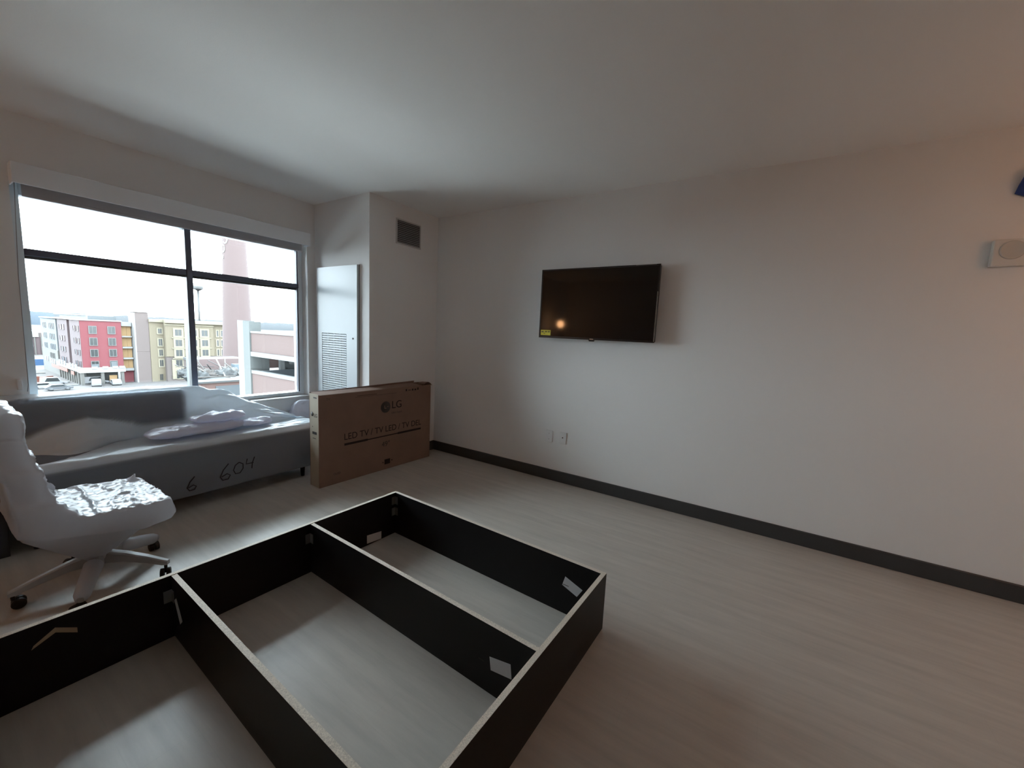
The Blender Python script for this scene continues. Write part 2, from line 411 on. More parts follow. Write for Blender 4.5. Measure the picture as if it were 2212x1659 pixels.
# ================================================================== SUPPLY VENT on the chase front
vt = thing('air_vent', 'grey louvred air vent high on the chase wall', 'vent', (-.447, YC, 2.335))
vx0, vx1, vz0, vz1 = -.622, -.278, 2.330, 2.585
boxes('vent_frame', [(vx0, vx1, YC-.010, YC-.0008, vz0, vz0+.014), (vx0, vx1, YC-.010, YC-.0008, vz1-.014, vz1),
                     (vx0, vx0+.014, YC-.010, YC-.0008, vz0+.014, vz1-.014), (vx1-.014, vx1, YC-.010, YC-.0008, vz0+.014, vz1-.014)], mat('vent_frame_paint', (.50, .49, .48), .5), vt)
box('duct_back', vx0+.014, vx1-.014, YC-.0016, YC-.0008, vz0+.014, vz1-.014, VENTD, vt)
ns = 12
for i in range(ns):
    z = vz0+.016 + (vz1-vz0-.032)*(i+.5)/ns
    o = prism('slat', [(YC-.013, z-.0075), (YC-.0115, z-.0085), (YC-.003, z+.004), (YC-.0045, z+.005)], 'x', vx0+.0145, vx1-.0145, VENTM, vt)

# ================================================================== TELEVISION
tv = thing('television', 'black flat-screen television mounted on the long wall', 'television', (-.1, 1.482, 1.743))
ty0, ty1, tz0, tz1 = .935, 2.028, 1.432, 2.072
box('tv_body', -.098, -.045, ty0+.004, ty1-.004, tz0+.004, tz1-.004, TVB, tv, .008)
boxes('bezel', [(-.108, -.0985, ty0, ty1, tz1-.012, tz1), (-.108, -.0985, ty0, ty1, tz0, tz0+.018),
                (-.108, -.0985, ty0, ty0+.013, tz0+.018, tz1-.012), (-.108, -.0985, ty1-.013, ty1, tz0+.018, tz1-.012)], TVB, tv)
box('screen', -.1055, -.0985, ty0+.0135, ty1-.0135, tz0+.0185, tz1-.0125, TVS, tv)
box('edge_glint', -.109, -.1082, ty0+.002, ty0+.007, tz0+.01, tz0+.42, CHROME, tv)  # reflection along the bezel edge, built as a bright strip
box('top_glint', -.109, -.1082, ty0+.03, ty0+.20, tz1-.004, tz1-.001, CHROME, tv)  # short glint on the top bezel, also a solid strip
prism('logo_tab', [(1.515, tz0-.001), (1.455, tz0-.001), (1.463, tz0-.014), (1.507, tz0-.014)], 'x', -.106, -.098, TVB, tv)
box('logo_badge', -.1095, -.1083, 1.468, 1.503, tz0+.003, tz0+.010, CHROME, tv)
st = box('energy_sticker', -.1066, -.1058, ty1-.125, ty1-.018, tz0+.024, tz0+.074, YEL, tv); st['label'] = 'yellow energy sticker in the lower left screen corner'
bx = -.1072
boxes('sticker_print', [(bx, bx+.0005, ty1-.05, ty1-.026, tz0+.05, tz0+.064), (bx, bx+.0005, ty1-.088, ty1-.064, tz0+.052, tz0+.064),
                        (bx, bx+.0005, ty1-.117, ty1-.096, tz0+.052, tz0+.064), (bx, bx+.0005, ty1-.066, ty1-.050, tz0+.038, tz0+.044)],
      mat('sticker_ink', (.14, .12, .02), .6), st)
box('wall_mount', -.0445, -.0008, 1.30, 1.66, 1.62, 1.90, VENTD, tv)

# ================================================================== WALL PLATES, ALARM, TAPED SENSOR
wp = thing('wall_plate', 'blank white wall plate left of a pair low under the television', 'wall plate', (0, 1.905, .448), group=None)
box('plate', -.009, -.0006, 1.867, 1.942, .390, .508, WHITE, wp, .003)
for z in (.42, .478): box('screw', -.0100, -.0091, 1.902, 1.908, z-.003, z+.003, VENTM, wp)
wp2 = thing('wall_plate', 'white cable jack plate with centre hole, right of a pair under the television', 'wall plate', (0, 1.752, .452))
box('plate', -.009, -.0006, 1.714, 1.790, .394, .512, WHITE, wp2, .003)
tube('jack', [(-.0091, 1.752, .458), (-.0145, 1.752, .458)], .0055, VENTD, wp2, n=12)
al = thing('alarm_strobe', 'square white wall alarm near the right edge of the long wall', 'alarm', (0, -.97, 2.04))
box('back_box', -.045, -.0006, -1.045, -.900, 1.965, 2.118, mat('alarm_white', (.62, .61, .58), .5), al, .008)
lathe_o = lathe('sounder_ring', [(.052, 0), (.052, .003), (.045, .004), (.040, .002)], mat('alarm_ring', (.50, .49, .46), .5), None, n=28)
lathe_o.data.transform(Matrix.Translation((-.0452, -.975, 2.055)) @ Matrix.Rotation(-pi/2, 4, 'Y'))
lathe_o.parent = al; lathe_o.matrix_parent_inverse = PW[al.name].inverted()
ts = thing('taped_sensor', 'small wall sensor wrapped in blue tape above the white alarm', 'sensor', (0, -1.03, 2.43))
box('sensor_body', -.05, -.0006, -1.10, -.985, 2.375, 2.48, mat('sensor_white', (.55, .56, .58), .5), ts, .008)
bm = bmesh.new()
tp = [(-.953, 2.372), (-.960, 2.415), (-.982, 2.485), (-1.03, 2.515), (-1.10, 2.52), (-1.14, 2.45), (-1.11, 2.36), (-1.03, 2.335), (-.985, 2.352)]
tq = [(-.986, 2.374), (-.985, 2.412), (-.992, 2.47), (-1.03, 2.482), (-1.09, 2.48), (-1.103, 2.44), (-1.10, 2.376), (-1.03, 2.368), (-.99, 2.366)]
A = [bm.verts.new((-.004-.012*abs(sin(i*2.1)), y, z)) for i, (y, z) in enumerate(tp)]; B = [bm.verts.new((-.054, y, z)) for y, z in tq]
for i in range(9): bm.faces.new((A[i], A[(i+1)%9], B[(i+1)%9], B[i]))
tape = link('tape', tomesh(bm, 'tape'), BLUET, ts); tape.modifiers.new('s', 'SOLIDIFY').thickness = .002

# ================================================================== TV CARTON
BW, BD, BH = 1.318, .15, .852
cb = thing('tv_carton', 'tall brown cardboard television carton standing against the chase corner', 'box', (-.906, 3.345, 0), radians(-2.2))
hw = BW/2; t_ = .006
# local: front face at y=0, back at y=BD
def cbox(name, *a, **k): return box(name, *a, k.get('m', CARD), cb, 0, True)
cbox('front_panel', -hw, hw, 0, t_, 0, BH-.012); cbox('back_panel', -hw, hw, BD-t_, BD, 0, BH+.005)
s1 = cbox('side_panel', -hw, -hw+t_, t_, BD-t_, 0, BH-.004, m=CARDL); s1['label'] = 'paler carton end with hand hole'
cbox('side_panel', hw-t_, hw, t_, BD-t_, 0, BH-.004); cbox('bottom_panel', -hw+t_, hw-t_, t_, BD-t_, 0, t_)
prism('top_flap', [(t_+.002, BH-.010), (t_, BH-.016), (BD-t_-.001, BH-.002), (BD-t_-.001, BH+.004)], 'x', -hw+t_+.001, hw-.15, CARD, cb, True)
# rear flap lifted a little along the top, with a torn right end
prism('rear_flap', [(-hw+.02, BH+.006), (hw-.125, BH+.006), (hw-.12, BH+.026), (hw-.5, BH+.018), (-hw+.3, BH+.010)], 'y', BD-t_, BD-.001, CARD, cb, True)
# curled right corner flap
bm = bmesh.new(); rows = []
for i in range(9):
    t = i/8; zz = BH-.004+.032*sin(t*pi*.55); xx = hw-.10+.125*t
    rows.append([bm.verts.new((xx, .004+.004*j, zz-(.05*t*t if j == 0 else .045*t*t)+.012*sin(pi*t))) for j in range(2)] + [bm.verts.new((xx, .11, zz-.03*t*t))])
for a, b in zip(rows, rows[1:]):
    for j in range(2): bm.faces.new((a[j], b[j], b[j+1], a[j+1]))
fl = link('corner_flap', tomesh(bm, 'corner_flap', True), CARD, cb, True); fl.modifiers.new('s', 'SOLIDIFY').thickness = .004
# print on the front (faces -y): text plane x -> x, y -> z
FM = lambda x, z: Matrix.Translation((x, -.0008, z)) @ Matrix.Rotation(pi/2, 4, 'X')
def words(name, toks, size, m, x, z, total):
    def wid(t):
        cu = bpy.data.curves.new('w', 'FONT'); cu.body = t; cu.size = size; o = bpy.data.objects.new('w', cu); COL.objects.link(o)
        bpy.context.view_layer.update(); d = o.dimensions.x; bpy.data.objects.remove(o); bpy.data.curves.remove(cu); return d
    full = wid(' '.join(toks)); k = total/full
    for i, t in enumerate(toks):
        w_ = wid(t); c = wid(' '.join(toks[:i+1])) - w_/2 - full/2
        text(name, t, size, m, cb, FM(x+c*k, z) @ Matrix.Scale(k, 4, (1, 0, 0)))
words('front_lettering', ['LED', 'TV', '/', 'TV', 'LED', '/', 'TV', 'DEL'], .088, INK, .052, .425, .935)
boxes('front_rule', [(-.415, -.165, -.0012, -.0003, .345, .366), (-.165, .20, -.0012, -.0003, .350, .361), (.20, .52, -.0012, -.0003, .345, .366)], INK, cb, True)
text('brand_lettering', 'LG', .11, INK, cb, FM(.185, .665))
text('brand_line', 'Life\u2019s Good', .028, INKG, cb, FM(.185, .585))
em = lathe('brand_emblem', [(.058, -.0004), (.058, .0008), (0.001, .0008)], INKG, None, n=40)
em.data.transform(Matrix.Translation((.045, 0, .655)) @ Matrix.Rotation(pi/2, 4, 'X')); em.parent = cb
boxes('emblem_lines', [(.030, .036, -.0016, -.0010, .640, .672), (.036, .056, -.0016, -.0010, .640, .646), (.062, .082, -.0016, -.0010, .655, .660)], CARD, cb, True)
text('size_lettering', '49"', .075, INKG, cb, FM(.05, .268))
text('corner_lettering', 'OLED', .028, INKG, cb, FM(-.49, .095))
text('top_left_lettering', 'TV', .03, INKG, cb, FM(-.57, .80))
boxes('handling_marks', [(.30, .318, -.0012, -.0003, .795, .818), (.335, .37, -.0012, -.0003, .80, .808), (.385, .405, -.0012, -.0003, .795, .815),
                         (.42, .445, -.0012, -.0003, .795, .812), (.46, .478, -.0012, -.0003, .797, .822), (-.28, -.06, -.0012, -.0003, .800, .804), (-.30, .18, -.0012, -.0003, .788, .790)], INK, cb, True)
boxes('recycling_mark', [(.035, .105, -.0012, -.0003, .052, .105), (.012, .022, -.0012, -.0003, .072, .084), (.122, .134, -.0012, -.0003, .075, .088)], INK, cb, True)
# end panel (faces -x)
SM = lambda y, z: Matrix.Translation((-hw-.0008, y, z)) @ Matrix.Rotation(-pi/2, 4, 'Z') @ Matrix.Rotation(pi/2, 4, 'X')
text('end_lettering', 'LG', .045, INKG, cb, SM(.05, .655))
e2 = lathe('end_emblem', [(.020, -.0004), (.020, .0008), (.001, .0008)], INKG, None, n=24)
e2.data.transform(Matrix.Translation((-hw, .105, .665)) @ Matrix.Rotation(-pi/2, 4, 'Y')); e2.parent = cb
boxes('hand_hole', [(-hw-.0012, -hw-.0002, .035, .105, .485, .508)], INK, cb, True)
for q in ((.03, .08, .81, .822), (.05, .10, .445, .450), (.095, .105, .55, .556)): box('end_print', -hw-.0012, -hw-.0002, *q, INKG, cb, 0, True)
box('end_tape', -hw-.001, -hw-.0002, .008, .10, .742, .747, CARDL, cb, 0, True)

# ================================================================== BED FRAME
TH = .021; HB = .30; UL = 1.815; WD = 1.582
bed = thing('bed_frame', 'dark platform bed base of upright boards without slats or mattress', 'bed', (-1.666, 2.256, 0), -.028)
def board(name, x0, x1, y0, y1, z1=HB, z0=.001):
    o = box(name, x0, x1, y0, y1, z0, z1-.0012, ESP, bed, 0, True)
    box('raw_edge', x0, x1, y0, y1, z1-.001, z1, RAW, o, 0, True)
    return o
far = board('long_rail', -UL, -TH-.0005, -TH, 0); near = board('long_rail', -UL, -TH-.0005, -WD, -WD+TH)
endb = board('end_board', -TH, 0, -WD, 0); headb = board('end_board', -UL-TH, -UL-.0005, -WD, 0)
c1 = board('cross_board', -.635, -.635+TH, -WD+TH+.0005, -TH-.0005, HB-.002); c2 = board('cross_board', -1.277, -1.277+TH, -WD+TH+.0005, -TH-.0005, HB-.002)
def bracket(x, y, z, dx=0):
    boxes('bracket', [(x, x+.030, y-.0035, y-.0003, z-.028, z+.028), (x+.027, x+.030, y-.030, y-.0036, z-.028, z+.028)], STEEL, bed, True)
bracket(-TH-.0315, -TH, .245); bracket(-TH-.0315, -TH, .165)
bracket(-.635-.0315, -TH, .215); bracket(-1.277-.0315, -TH, .205)
def sticker(verts, ax, parent, m=LABELW, name='paper_label'):
    bm = bmesh.new(); F = [bm.verts.new(v) for v in verts]; B = [bm.verts.new(Vector(v)+Vector(ax)) for v in verts]; n = len(F)
    bm.faces.new(F); bm.faces.new(B[::-1])
    for i in range(n): bm.faces.new((F[i], B[i], B[(i+1)%n], F[(i+1)%n]))
    return link(name, tomesh(bm, name), m, bed, True)
def bl(p):   # world -> bed local
    return PW[bed.name].inverted() @ Vector(p)
def lab_y(pts, m=LABELW, name='paper_label'):   # on the far rail's inner face
    return sticker([(bl((x, 2.22, z)).x, -TH-.0004, z) for x, z in pts], (0, -.0008, 0), bed, m, name)
def lab_x(pts, x, m=LABELW, name='paper_label'):
    return sticker([(x-.0004, bl((-2.3, y, z)).y, z) for y, z in pts], (-.0008, 0, 0), bed, m, name)
lab_y([(-1.921, .072), (-1.806, .058), (-1.806, .004), (-1.921, .014)])
tn = lab_y([(-3.352, .222), (-3.296, .262), (-3.240, .228), (-3.240, .207), (-3.296, .242), (-3.358, .208)], TANP, 'peeled_strip'); tn['label'] = 'tan peeled strip'
l1 = lab_x([(.924, .163), (.822, .184), (.814, .124), (.915, .108)], -.635)
boxes('label_print', [(-.635-.0017, -.635-.0013, bl((0, .885, 0)).y, bl((0, .915, 0)).y, .127, .130)], INKG, l1, True)
l2 = sticker([(-TH-.0004, bl((-1.7, y, z)).y, z) for y, z in ((.885, .208), (.785, .172), (.813, .124), (.900, .156))], (-.0008, 0, 0), bed)
boxes('label_print', [(-TH-.0017, -TH-.0013, bl((0, .815, 0)).y, bl((0, .85, 0)).y, .160, .163)], INKG, l2, True)
lab_x([(2.225, .191), (2.165, .10), (2.135, .128), (2.20, .210)], -1.277)

# ================================================================== SOFA UNDER PLASTIC
so = thing('sofa', 'long grey sofa under a loose plastic cover below the window', 'sofa', (-2.3, 4.0, 0))
SX0, SX1 = -3.235, -1.36
box('seat_base', SX0+.02, SX1-.03, 3.726, 4.12, .112, .488, FABG, so, .02)
box('seat_cushion', SX0+.03, SX1-.05, 3.74, 4.14, .4885, .508, FABG, so, .008, seg=2)
box('backrest', SX0+.02, -2.21, 4.256, 4.372, .12, .845, FABG, so, .015, seg=3)
for x in (SX0+.08, SX1-.12):
    for y in (3.79, 4.08): tube('leg', [(x, y, .098), (x, y, 0)], [.022, .016], RUB, so, n=12)
def sofa_prof(x):
    t = sstep(-2.26, -2.08, x)
    zt = .872 + .012*sin((x+3.2)*3)
    if x < -2.08: zr = .885
    else: zr = .885 - (x+2.08)*.50
    zr += .028*math.exp(-((x+1.93)/.10)**2) - .02*math.exp(-((x+2.05)/.06)**2)
    yr = 4.30 - .20*max(0, min(1, (x+2.15)/.75))
    b = math.exp(-((x+2.83)/.23)**2)*(1-t)      # sagging fold in front of the back
    ye = 3.80 + .40*sstep(-3.12, -2.5, x)       # edge of the taut seat sheet
    zd = .055*(1-sstep(-2.75, -2.45, x))
    back = [(3.80, .10), (3.703, .108), (3.697, .30), (3.702, .50), (3.722, .528), (min(ye, 4.10), .528), (min(ye+.05, 4.14), .528-zd),
            (4.165-.15*b, .52-zd*(1-b)+.05*b), (4.205-.13*b, .575+.08*b), (4.222-.02*b, .66+.055*b), (4.238, zt-.018), (4.262, zt), (4.385, zt+.012), (4.407, zt-.03), (4.408, .12)]
    tent = [(3.80, .10), (3.703, .108), (3.697, .30), (3.702, .50), (3.722, .528), (3.86, .53), (3.94, .525),
            (3.99, .535), (4.03, .535+.10*(zr-.5)), (yr-.14, .53+.55*(zr-.53)), (yr-.05, zr-.03), (yr, zr), (yr+.035, zr-.025), (yr+.06, zr-.12), (yr+.06, .12)]
    return [(a[0]*(1-t)+c[0]*t, a[1]*(1-t)+c[1]*t) for a, c in zip(back, tent)]
def resample(pr, n):
    P = [Vector(p) for p in pr]; L = [0]
    for a, b in zip(P, P[1:]): L.append(L[-1]+(b-a).length)
    out_ = []; k = 0
    for i in range(n):
        s = L[-1]*i/(n-1)
        while k < len(P)-2 and L[k+1] < s: k += 1
        f = (s-L[k])/max(1e-9, L[k+1]-L[k]); out_.append(P[k].lerp(P[k+1], f))
    return out_
bm = bmesh.new(); grid = []; JF = []; NX, NP = 150, 130
for i in range(NX):
    x = SX0 + (SX1-SX0)*i/(NX-1)
    sp0 = sofa_prof(x); pr = resample(sp0[:4], 36)[:-1] + resample(sp0[3:], NP-35)
    for _ in range(2): pr = [pr[0]] + [(pr[j-1]+pr[j]*2+pr[j+1])/4 for j in range(1, NP-1)] + [pr[-1]]
    JF.append((6, 34))
    row = []
    for j, p in enumerate(pr):
        q = Vector((x, p.x, p.y)); edge = min(1, j/6, (NP-1-j)/6)
        n1 = fr((q.x*1.0, q.y*2, q.z*2), 3.1)*.006 + max(0, ridge((q.x*.8+3, q.y*2, q.z*2.6), 4.0)-.72)*.020
        tw = sstep(-2.2, -1.95, x)*fr((q.x*1.5, q.y*5, q.z), 3.2)*.014 if 3.95 < q.y < 4.32 else 0
        d = (n1+tw)*edge
        on_top = q.z > .5
        q += Vector((0, -d*.6 if on_top else -d*.35, d if on_top else 0))
        if q.y > 4.41: q.y = 4.41
        row.append(bm.verts.new(q))
    grid.append(row)
for a, b in zip(grid, grid[1:]):
    for j in range(NP-1): bm.faces.new((a[j], b[j], b[j+1], a[j+1]))
bm.faces.new(grid[0]); bm.faces.new(grid[-1][::-1])
cv = link('plastic_cover', tomesh(bm, 'plastic_cover', True), FILM_SOFA, so); at_ = cv.data.attributes.new('cling', 'FLOAT', 'POINT')
for i_, v in enumerate(cv.data.vertices):
    j_ = i_ % NP; p = v.co
    front = sstep(4, 7, j_)*(1-sstep(32.5, 34.5, j_))
    back = 1-sstep(-2.27, -2.22, p.x)
    back *= sstep(4.17, 4.20, p.y)*(1-sstep(4.245, 4.262, p.y))*sstep(.58, .63, p.z)
    at_.data[i_].value = max(front, back)
cv['label'] = 'loose translucent plastic cover'
# air holes and creases pressed into the film, felt-pen figures on the front
def strokes(name, lines, y, rad, m, parent):
    bm = bmesh.new()
    for ln in lines:
        prev = None
        for i, (x, z) in enumerate(ln):
            d = Vector(ln[min(i+1, len(ln)-1)]) - Vector(ln[max(i-1, 0)]); d.normalize(); n = Vector((-d.y, d.x))*rad
            c = [bm.verts.new((x+n.x, y, z+n.y)), bm.verts.new((x-n.x, y, z-n.y)), bm.verts.new((x-n.x, y+.002, z-n.y)), bm.verts.new((x+n.x, y+.002, z+n.y))]
            if prev:
                for k in range(4): bm.faces.new((prev[k], prev[(k+1)%4], c[(k+1)%4], c[k]))
            prev = c
    return link(name, tomesh(bm, name), m, parent)
def digit(kind, ox, oz, s):
    g = {'6': [[(.55, 1), (.25, .65), (.08, .25), (.2, .02), (.5, .03), (.62, .25), (.45, .38), (.15, .25)]],
         '0': [[(.5, 1), (.2, .8), (.05, .4), (.2, .05), (.55, .05), (.8, .4), (.8, .8), (.5, 1)]],
         '4': [[(.15, .95), (.05, .5), (.65, .5)], [(.75, 1), (.55, .5), (.5, .0)]]}[kind]
    return [[(ox+x*s, oz+z*s) for x, z in l] for l in g]
PEN = mat('felt_pen_ink', (.012, .013, .02), .6)
for q in (('6', -2.43, .160, .105), ('6', -2.215, .178, .13), ('0', -2.115, .205, .095), ('4', -2.02, .225, .095)): strokes('felt_pen_number', digit(*q), 3.6865, .0038, PEN, so)
# crumpled bundle on the seat
def lump(name, loc, r, m, seed, amp, sq=2.6, rz=0, res=(72, 44), flat=True, wr=7):
    bm = bmesh.new(); G = []
    def sp_(v, e): return math.copysign(abs(v)**(2/e), v)
    for i in range(res[1]+1):
        ph = -pi/2 + pi*i/res[1]; row = []
        for k in range(res[0]):
            th = 2*pi*k/res[0]
            p = Vector((sp_(cos(ph), sq)*sp_(cos(th), sq), sp_(cos(ph), sq)*sp_(sin(th), sq), sp_(sin(ph), 2.2)))
            q = Vector((p.x*r[0], p.y*r[1], p.z*r[2]))
            s = q*wr + Vector((seed, seed*.7, 0))
            d = amp*(1.3*noise.fractal(s, .8, 2.1, 4) + 2.0*max(0, 1-abs(noise.noise(s*Vector((1, 1, 1))))*3.5) - .4)
            q += p.normalized()*d*(1 if p.z > -.2 else .3)
            if flat: q.z = max(q.z, -r[2]*.96)
            row.append(bm.verts.new(Matrix.Rotation(rz, 3, 'Z') @ q + Vector(loc)))
        G.append(row)
    for a, b in zip(G, G[1:]):
        for k in range(res[0]): 
            try: bm.faces.new((a[k], a[(k+1)%res[0]], b[(k+1)%res[0]], b[k]))
            except ValueError: pass
    bmesh.ops.remove_doubles(bm, verts=bm.verts, dist=.0004)
    return link(name, tomesh(bm, name, True), m)
bd = thing('wrapped_bundle', 'crumpled white plastic-wrapped bundle lying on the sofa seat', 'bundle', (-2.2, 3.93, .535))
b1 = lump('bundle_body', (-2.25, 3.925, .577), (.335, .105, .038), FILM_W, 2.1, .010, 3.2, radians(3)); b1.parent = bd; b1.matrix_parent_inverse = PW[bd.name].inverted()
b2 = lump('bundle_fold', (-2.10, 3.945, .650), (.19, .075, .036), FILM_W, 5.3, .010, 2.6, radians(-4)); b2.parent = bd; b2.matrix_parent_inverse = PW[bd.name].inverted()
b3 = lump('bundle_tail', (-1.82, 3.915, .565), (.13, .07, .026), FILM_W, 8.3, .010, 2.4, radians(4)); b3.parent = bd; b3.matrix_parent_inverse = PW[bd.name].inverted()
# wrapped cushion standing in the corner behind the sofa end
wc = lump('wrapped_cushion', (-1.165, 4.30, .318), (.165, .095, .305), FILM_W, 11.4, .012, 3.2)
tag(wc, 'white plastic-wrapped cushion in the corner behind the carton', 'cushion')

# ================================================================== OFFICE CHAIR UNDER PLASTIC
CX, CY = -3.02, 3.07
ch = thing('office_chair', 'swivel desk chair wrapped in clear plastic on a five-star base', 'chair', (CX, CY, 0))
box('seat', -3.20, -2.80, 2.86, 3.30, .385, .452, FABC, ch, .03, seg=4)
prism('backrest', [(-3.265, .44), (-3.215, .44), (-3.235, .62), (-3.29, .95), (-3.335, .95), (-3.30, .62)], 'y', 2.90, 3.25, FABC, ch, bevel=.008)
lathe('gas_column', [(.026, .17), (.026, .30), (.020, .30), (.020, .38)], LEGM, ch, (CX, CY, 0), 20)
hub = lathe('base_hub', [(.038, .105), (.046, .12), (.046, .165), (.036, .18)], LEGM, ch, (CX, CY, 0), 24)
R_ = .305
for i, deg in enumerate((28, 100, 176, 246, 316)):
    a = radians(deg); d = Vector((cos(a), sin(a), 0)); nrm = Vector((-sin(a), cos(a), 0)); c = Vector((CX, CY, 0))
    bm = bmesh.new(); prev = None
    for s, zt, zb, hw_ in ((.03, .172, .112, .026), (.12, .158, .112, .023), (.22, .128, .092, .019), (R_-.01, .100, .070, .016), (R_+.015, .092, .068, .012)):
        cs = [bm.verts.new(c+d*s+nrm*hw_*k+Vector((0, 0, z))) for k, z in ((-1, zb), (1, zb), (1, zt-.006), (.6, zt), (-.6, zt), (-1, zt-.006))]
        if prev:
            for k in range(6): bm.faces.new((prev[k], prev[(k+1)%6], cs[(k+1)%6], cs[k]))
        else: bm.faces.new(cs[::-1])
        prev = cs
    bm.faces.new(prev)
    leg = link('leg', tomesh(bm, 'leg'), LEGM, ch)
    ca = c + d*R_
    wd = (d*cos(1.1+i) + nrm*sin(1.1+i)).normalized()    # each caster swivels its own way
    wn = Vector((-wd.y, wd.x, 0)); wc_ = ca + wd*.018 + Vector((0, 0, .0262))
    bmc = bmesh.new()
    for sgn in (-1, 1):
        p0 = wc_ + wn*sgn*.005; p1 = wc_ + wn*sgn*.022
        A = ring(bmc, p0, wn, .026, 18); B = ring(bmc, p1, wn, .026, 18); Cc = ring(bmc, p1+wn*sgn*.002, wn, .020, 18)
        for k in range(18):
            bmc.faces.new((A[k], A[(k+1)%18], B[(k+1)%18], B[k])); bmc.faces.new((B[k], B[(k+1)%18], Cc[(k+1)%18], Cc[k]))
        bmc.faces.new(A[::-1]); bmc.faces.new(Cc)
    wh = link('caster', tomesh(bmc, 'caster'), RUB, ch)
    tube('caster_stem', [ca+Vector((0, 0, .068)), ca+Vector((0, 0, .05)), wc_+Vector((0, 0, .0))], [.008, .008, .005], RUB, wh, n=10)
    if i in (0, 3):
        pts = [c+d*s+Vector((0, 0, z)) for s, z in ((.10, .142), (.16, .126), (.24, .104), (.29, .088), (.318, .082))]
        tube('leg_wrap', pts, [.040, .037, .034, .032, .020], FILM_CH, leg, n=16)
# the bag: blocks fused, smoothed and crumpled
bm = bmesh.new()
def hull(pts):
    v = [bm.verts.new(p) for p in pts]; bmesh.ops.convex_hull(bm, input=v)
yn, yf = 2.775, 3.335
hull([(x, y, z) for y in (yn+.01, yf-.01) for x, z in ((-2.78, .352), (-2.755, .385), (-2.775, .468), (-3.17, .485), (-3.30, .50), (-3.325, .455), (-3.26, .42), (-2.90, .335))])
hull([(x, y, z) for y in (yn+.012, yf-.012) for x, z in ((-3.15, .46), (-3.185, .57), (-3.318, .60), (-3.31, .47))])
hull([(x, y, z) for y in (yn+.02, yf-.015) for x, z in ((-3.185, .55), (-3.225, .74), (-3.338, .76), (-3.318, .55))])
hull([(x, y, z) for y in (yn+.03, yf-.02) for x, z in ((-3.222, .72), (-3.262, .89), (-3.385, .90), (-3.35, .72))])
hull([(x, y, z) for y in (yn+.05, yf-.03) for x, z in ((-3.255, .86), (-3.262, 1.0), (-3.30, 1.015), (-3.42, .99), (-3.382, .86))])
# rounded side bolster rising towards the back
for y in (yn+.03, yf-.03):
    hull([(x, y+dy, z) for dy in (-.025, .025) for x, z in ((-3.14, .45), (-3.12, .515), (-3.20, .585), (-3.30, .56))])
# gathered skirt under the seat down to the column
N = 20
top = [(-2.86, yn+.03, .36), (-2.86, yf-.03, .36), (-3.32, yf-.02, .46), (-3.32, yn+.02, .46)]
hull(top + [(-3.30, yn+.06, .415), (-3.30, yf-.06, .415), (-3.20, CY-.13, .30), (-3.20, CY+.13, .30), (-3.10, CY-.08, .185), (-3.10, CY+.06, .185), (-2.98, CY-.06, .18), (-2.98, CY+.06, .18)])
hull([(CX-.03+.085*cos(a*pi/5), CY-.01+.065*sin(a*pi/5), .215) for a in range(10)] + [(CX+.050*cos(a*pi/5), CY+.050*sin(a*pi/5), .135) for a in range(10)])
# little peaks of gathered film
hull([(-2.80, yf-.07, .46), (-2.84, yf-.11, .46), (-2.86, yf-.05, .46), (-2.80, yf-.06, .515)])
bag = link('plastic_bag', tomesh(bm, 'plastic_bag'), FILM_CH, ch); bag['label'] = 'clear crinkled plastic bag'
md = bag.modifiers.new('r', 'REMESH'); md.mode = 'VOXEL'; md.voxel_size = .0085; md.use_smooth_shade = True
ms = bag.modifiers.new('s', 'SMOOTH'); ms.factor = .6; ms.iterations = 7
evaluated(bag)
me = bag.data; nr = [v.normal.copy() for v in me.vertices]
for v, n in zip(me.vertices, nr):
    p = v.co.copy()
    wv = fr((p.x*1.3, p.y, p.z), 7)*.002
    topside = sstep(.35, .8, n.z)*(1 if p.z < .60 else .5)
    face = sstep(.2, .7, n.x)*(1 if p.z > .47 else .3)
    k = max(topside, face)
    wv += k*(max(0, ridge((p.x*2.0+1, p.y*1.0, p.z*1.6), 7.0)-.45)*.018 + max(0, ridge((p.x*1.2, p.y*2.4+4, p.z), 15.0)-.5)*.013 - .006)
    wv += (1-k)*max(0, ridge((p.x*1.5, p.y*1.5, p.z*.8+2), 5)-.85)*.006
    v.co = p + n*wv
for p in me.polygons: p.use_smooth = True

# ================================================================== CABINET at the left edge
cbn = thing('low_cabinet', 'low dark cabinet with tan upper front at the left edge beside the sofa', 'cabinet', (-3.52, 4.05, 0))
box('cabinet_body', -3.80, -3.262, 3.775, 4.39, .0, .285, CABD, cbn, .003)
box('upper_drawer', -3.80, -3.258, 3.765, 4.39, .288, .50, CABT, cbn, .003)
box('drawer_pull', -3.60, -3.46, 3.752, 3.764, .39, .402, VENTM, cbn)

# ================================================================== LAMPS
fl_ = thing('floor_lamp', 'lit floor lamp outside the frame, mirrored in the television', 'lamp', (-4.75, 4.10, 0))
lathe('lamp_base', [(.13, 0), (.13, .015), (.02, .025)], RUB, fl_, (-4.75, 4.10, 0))
tube('pole', [(-4.75, 4.10, .02), (-4.75, 4.10, 1.60)], .011, RUB, fl_)
lathe('lamp_globe', [(.01, 1.645), (.05, 1.66), (.075, 1.72), (.05, 1.78), (.01, 1.795)], LAMPE, fl_, (-4.75, 4.10, 0))
cl = thing('pendant_lamp', 'lit warm pendant lamp behind the camera by the long wall', 'lamp', (-1.1, -2.0, H))
lathe('ceiling_rose', [(.06, H-.03), (.06, H-.001)], CHROME, cl, (-1.1, -2.0, 0))
tube('cord', [(-1.1, -2.0, H-.03), (-1.1, -2.0, 2.20)], .004, RUB, cl)
lathe('lamp_shade', [(.05, 2.20), (.13, 2.16), (.19, 2.06), (.19, 1.96), (.12, 1.90), (.04, 1.885)], CEILE, cl, (-1.1, -2.0, 0))

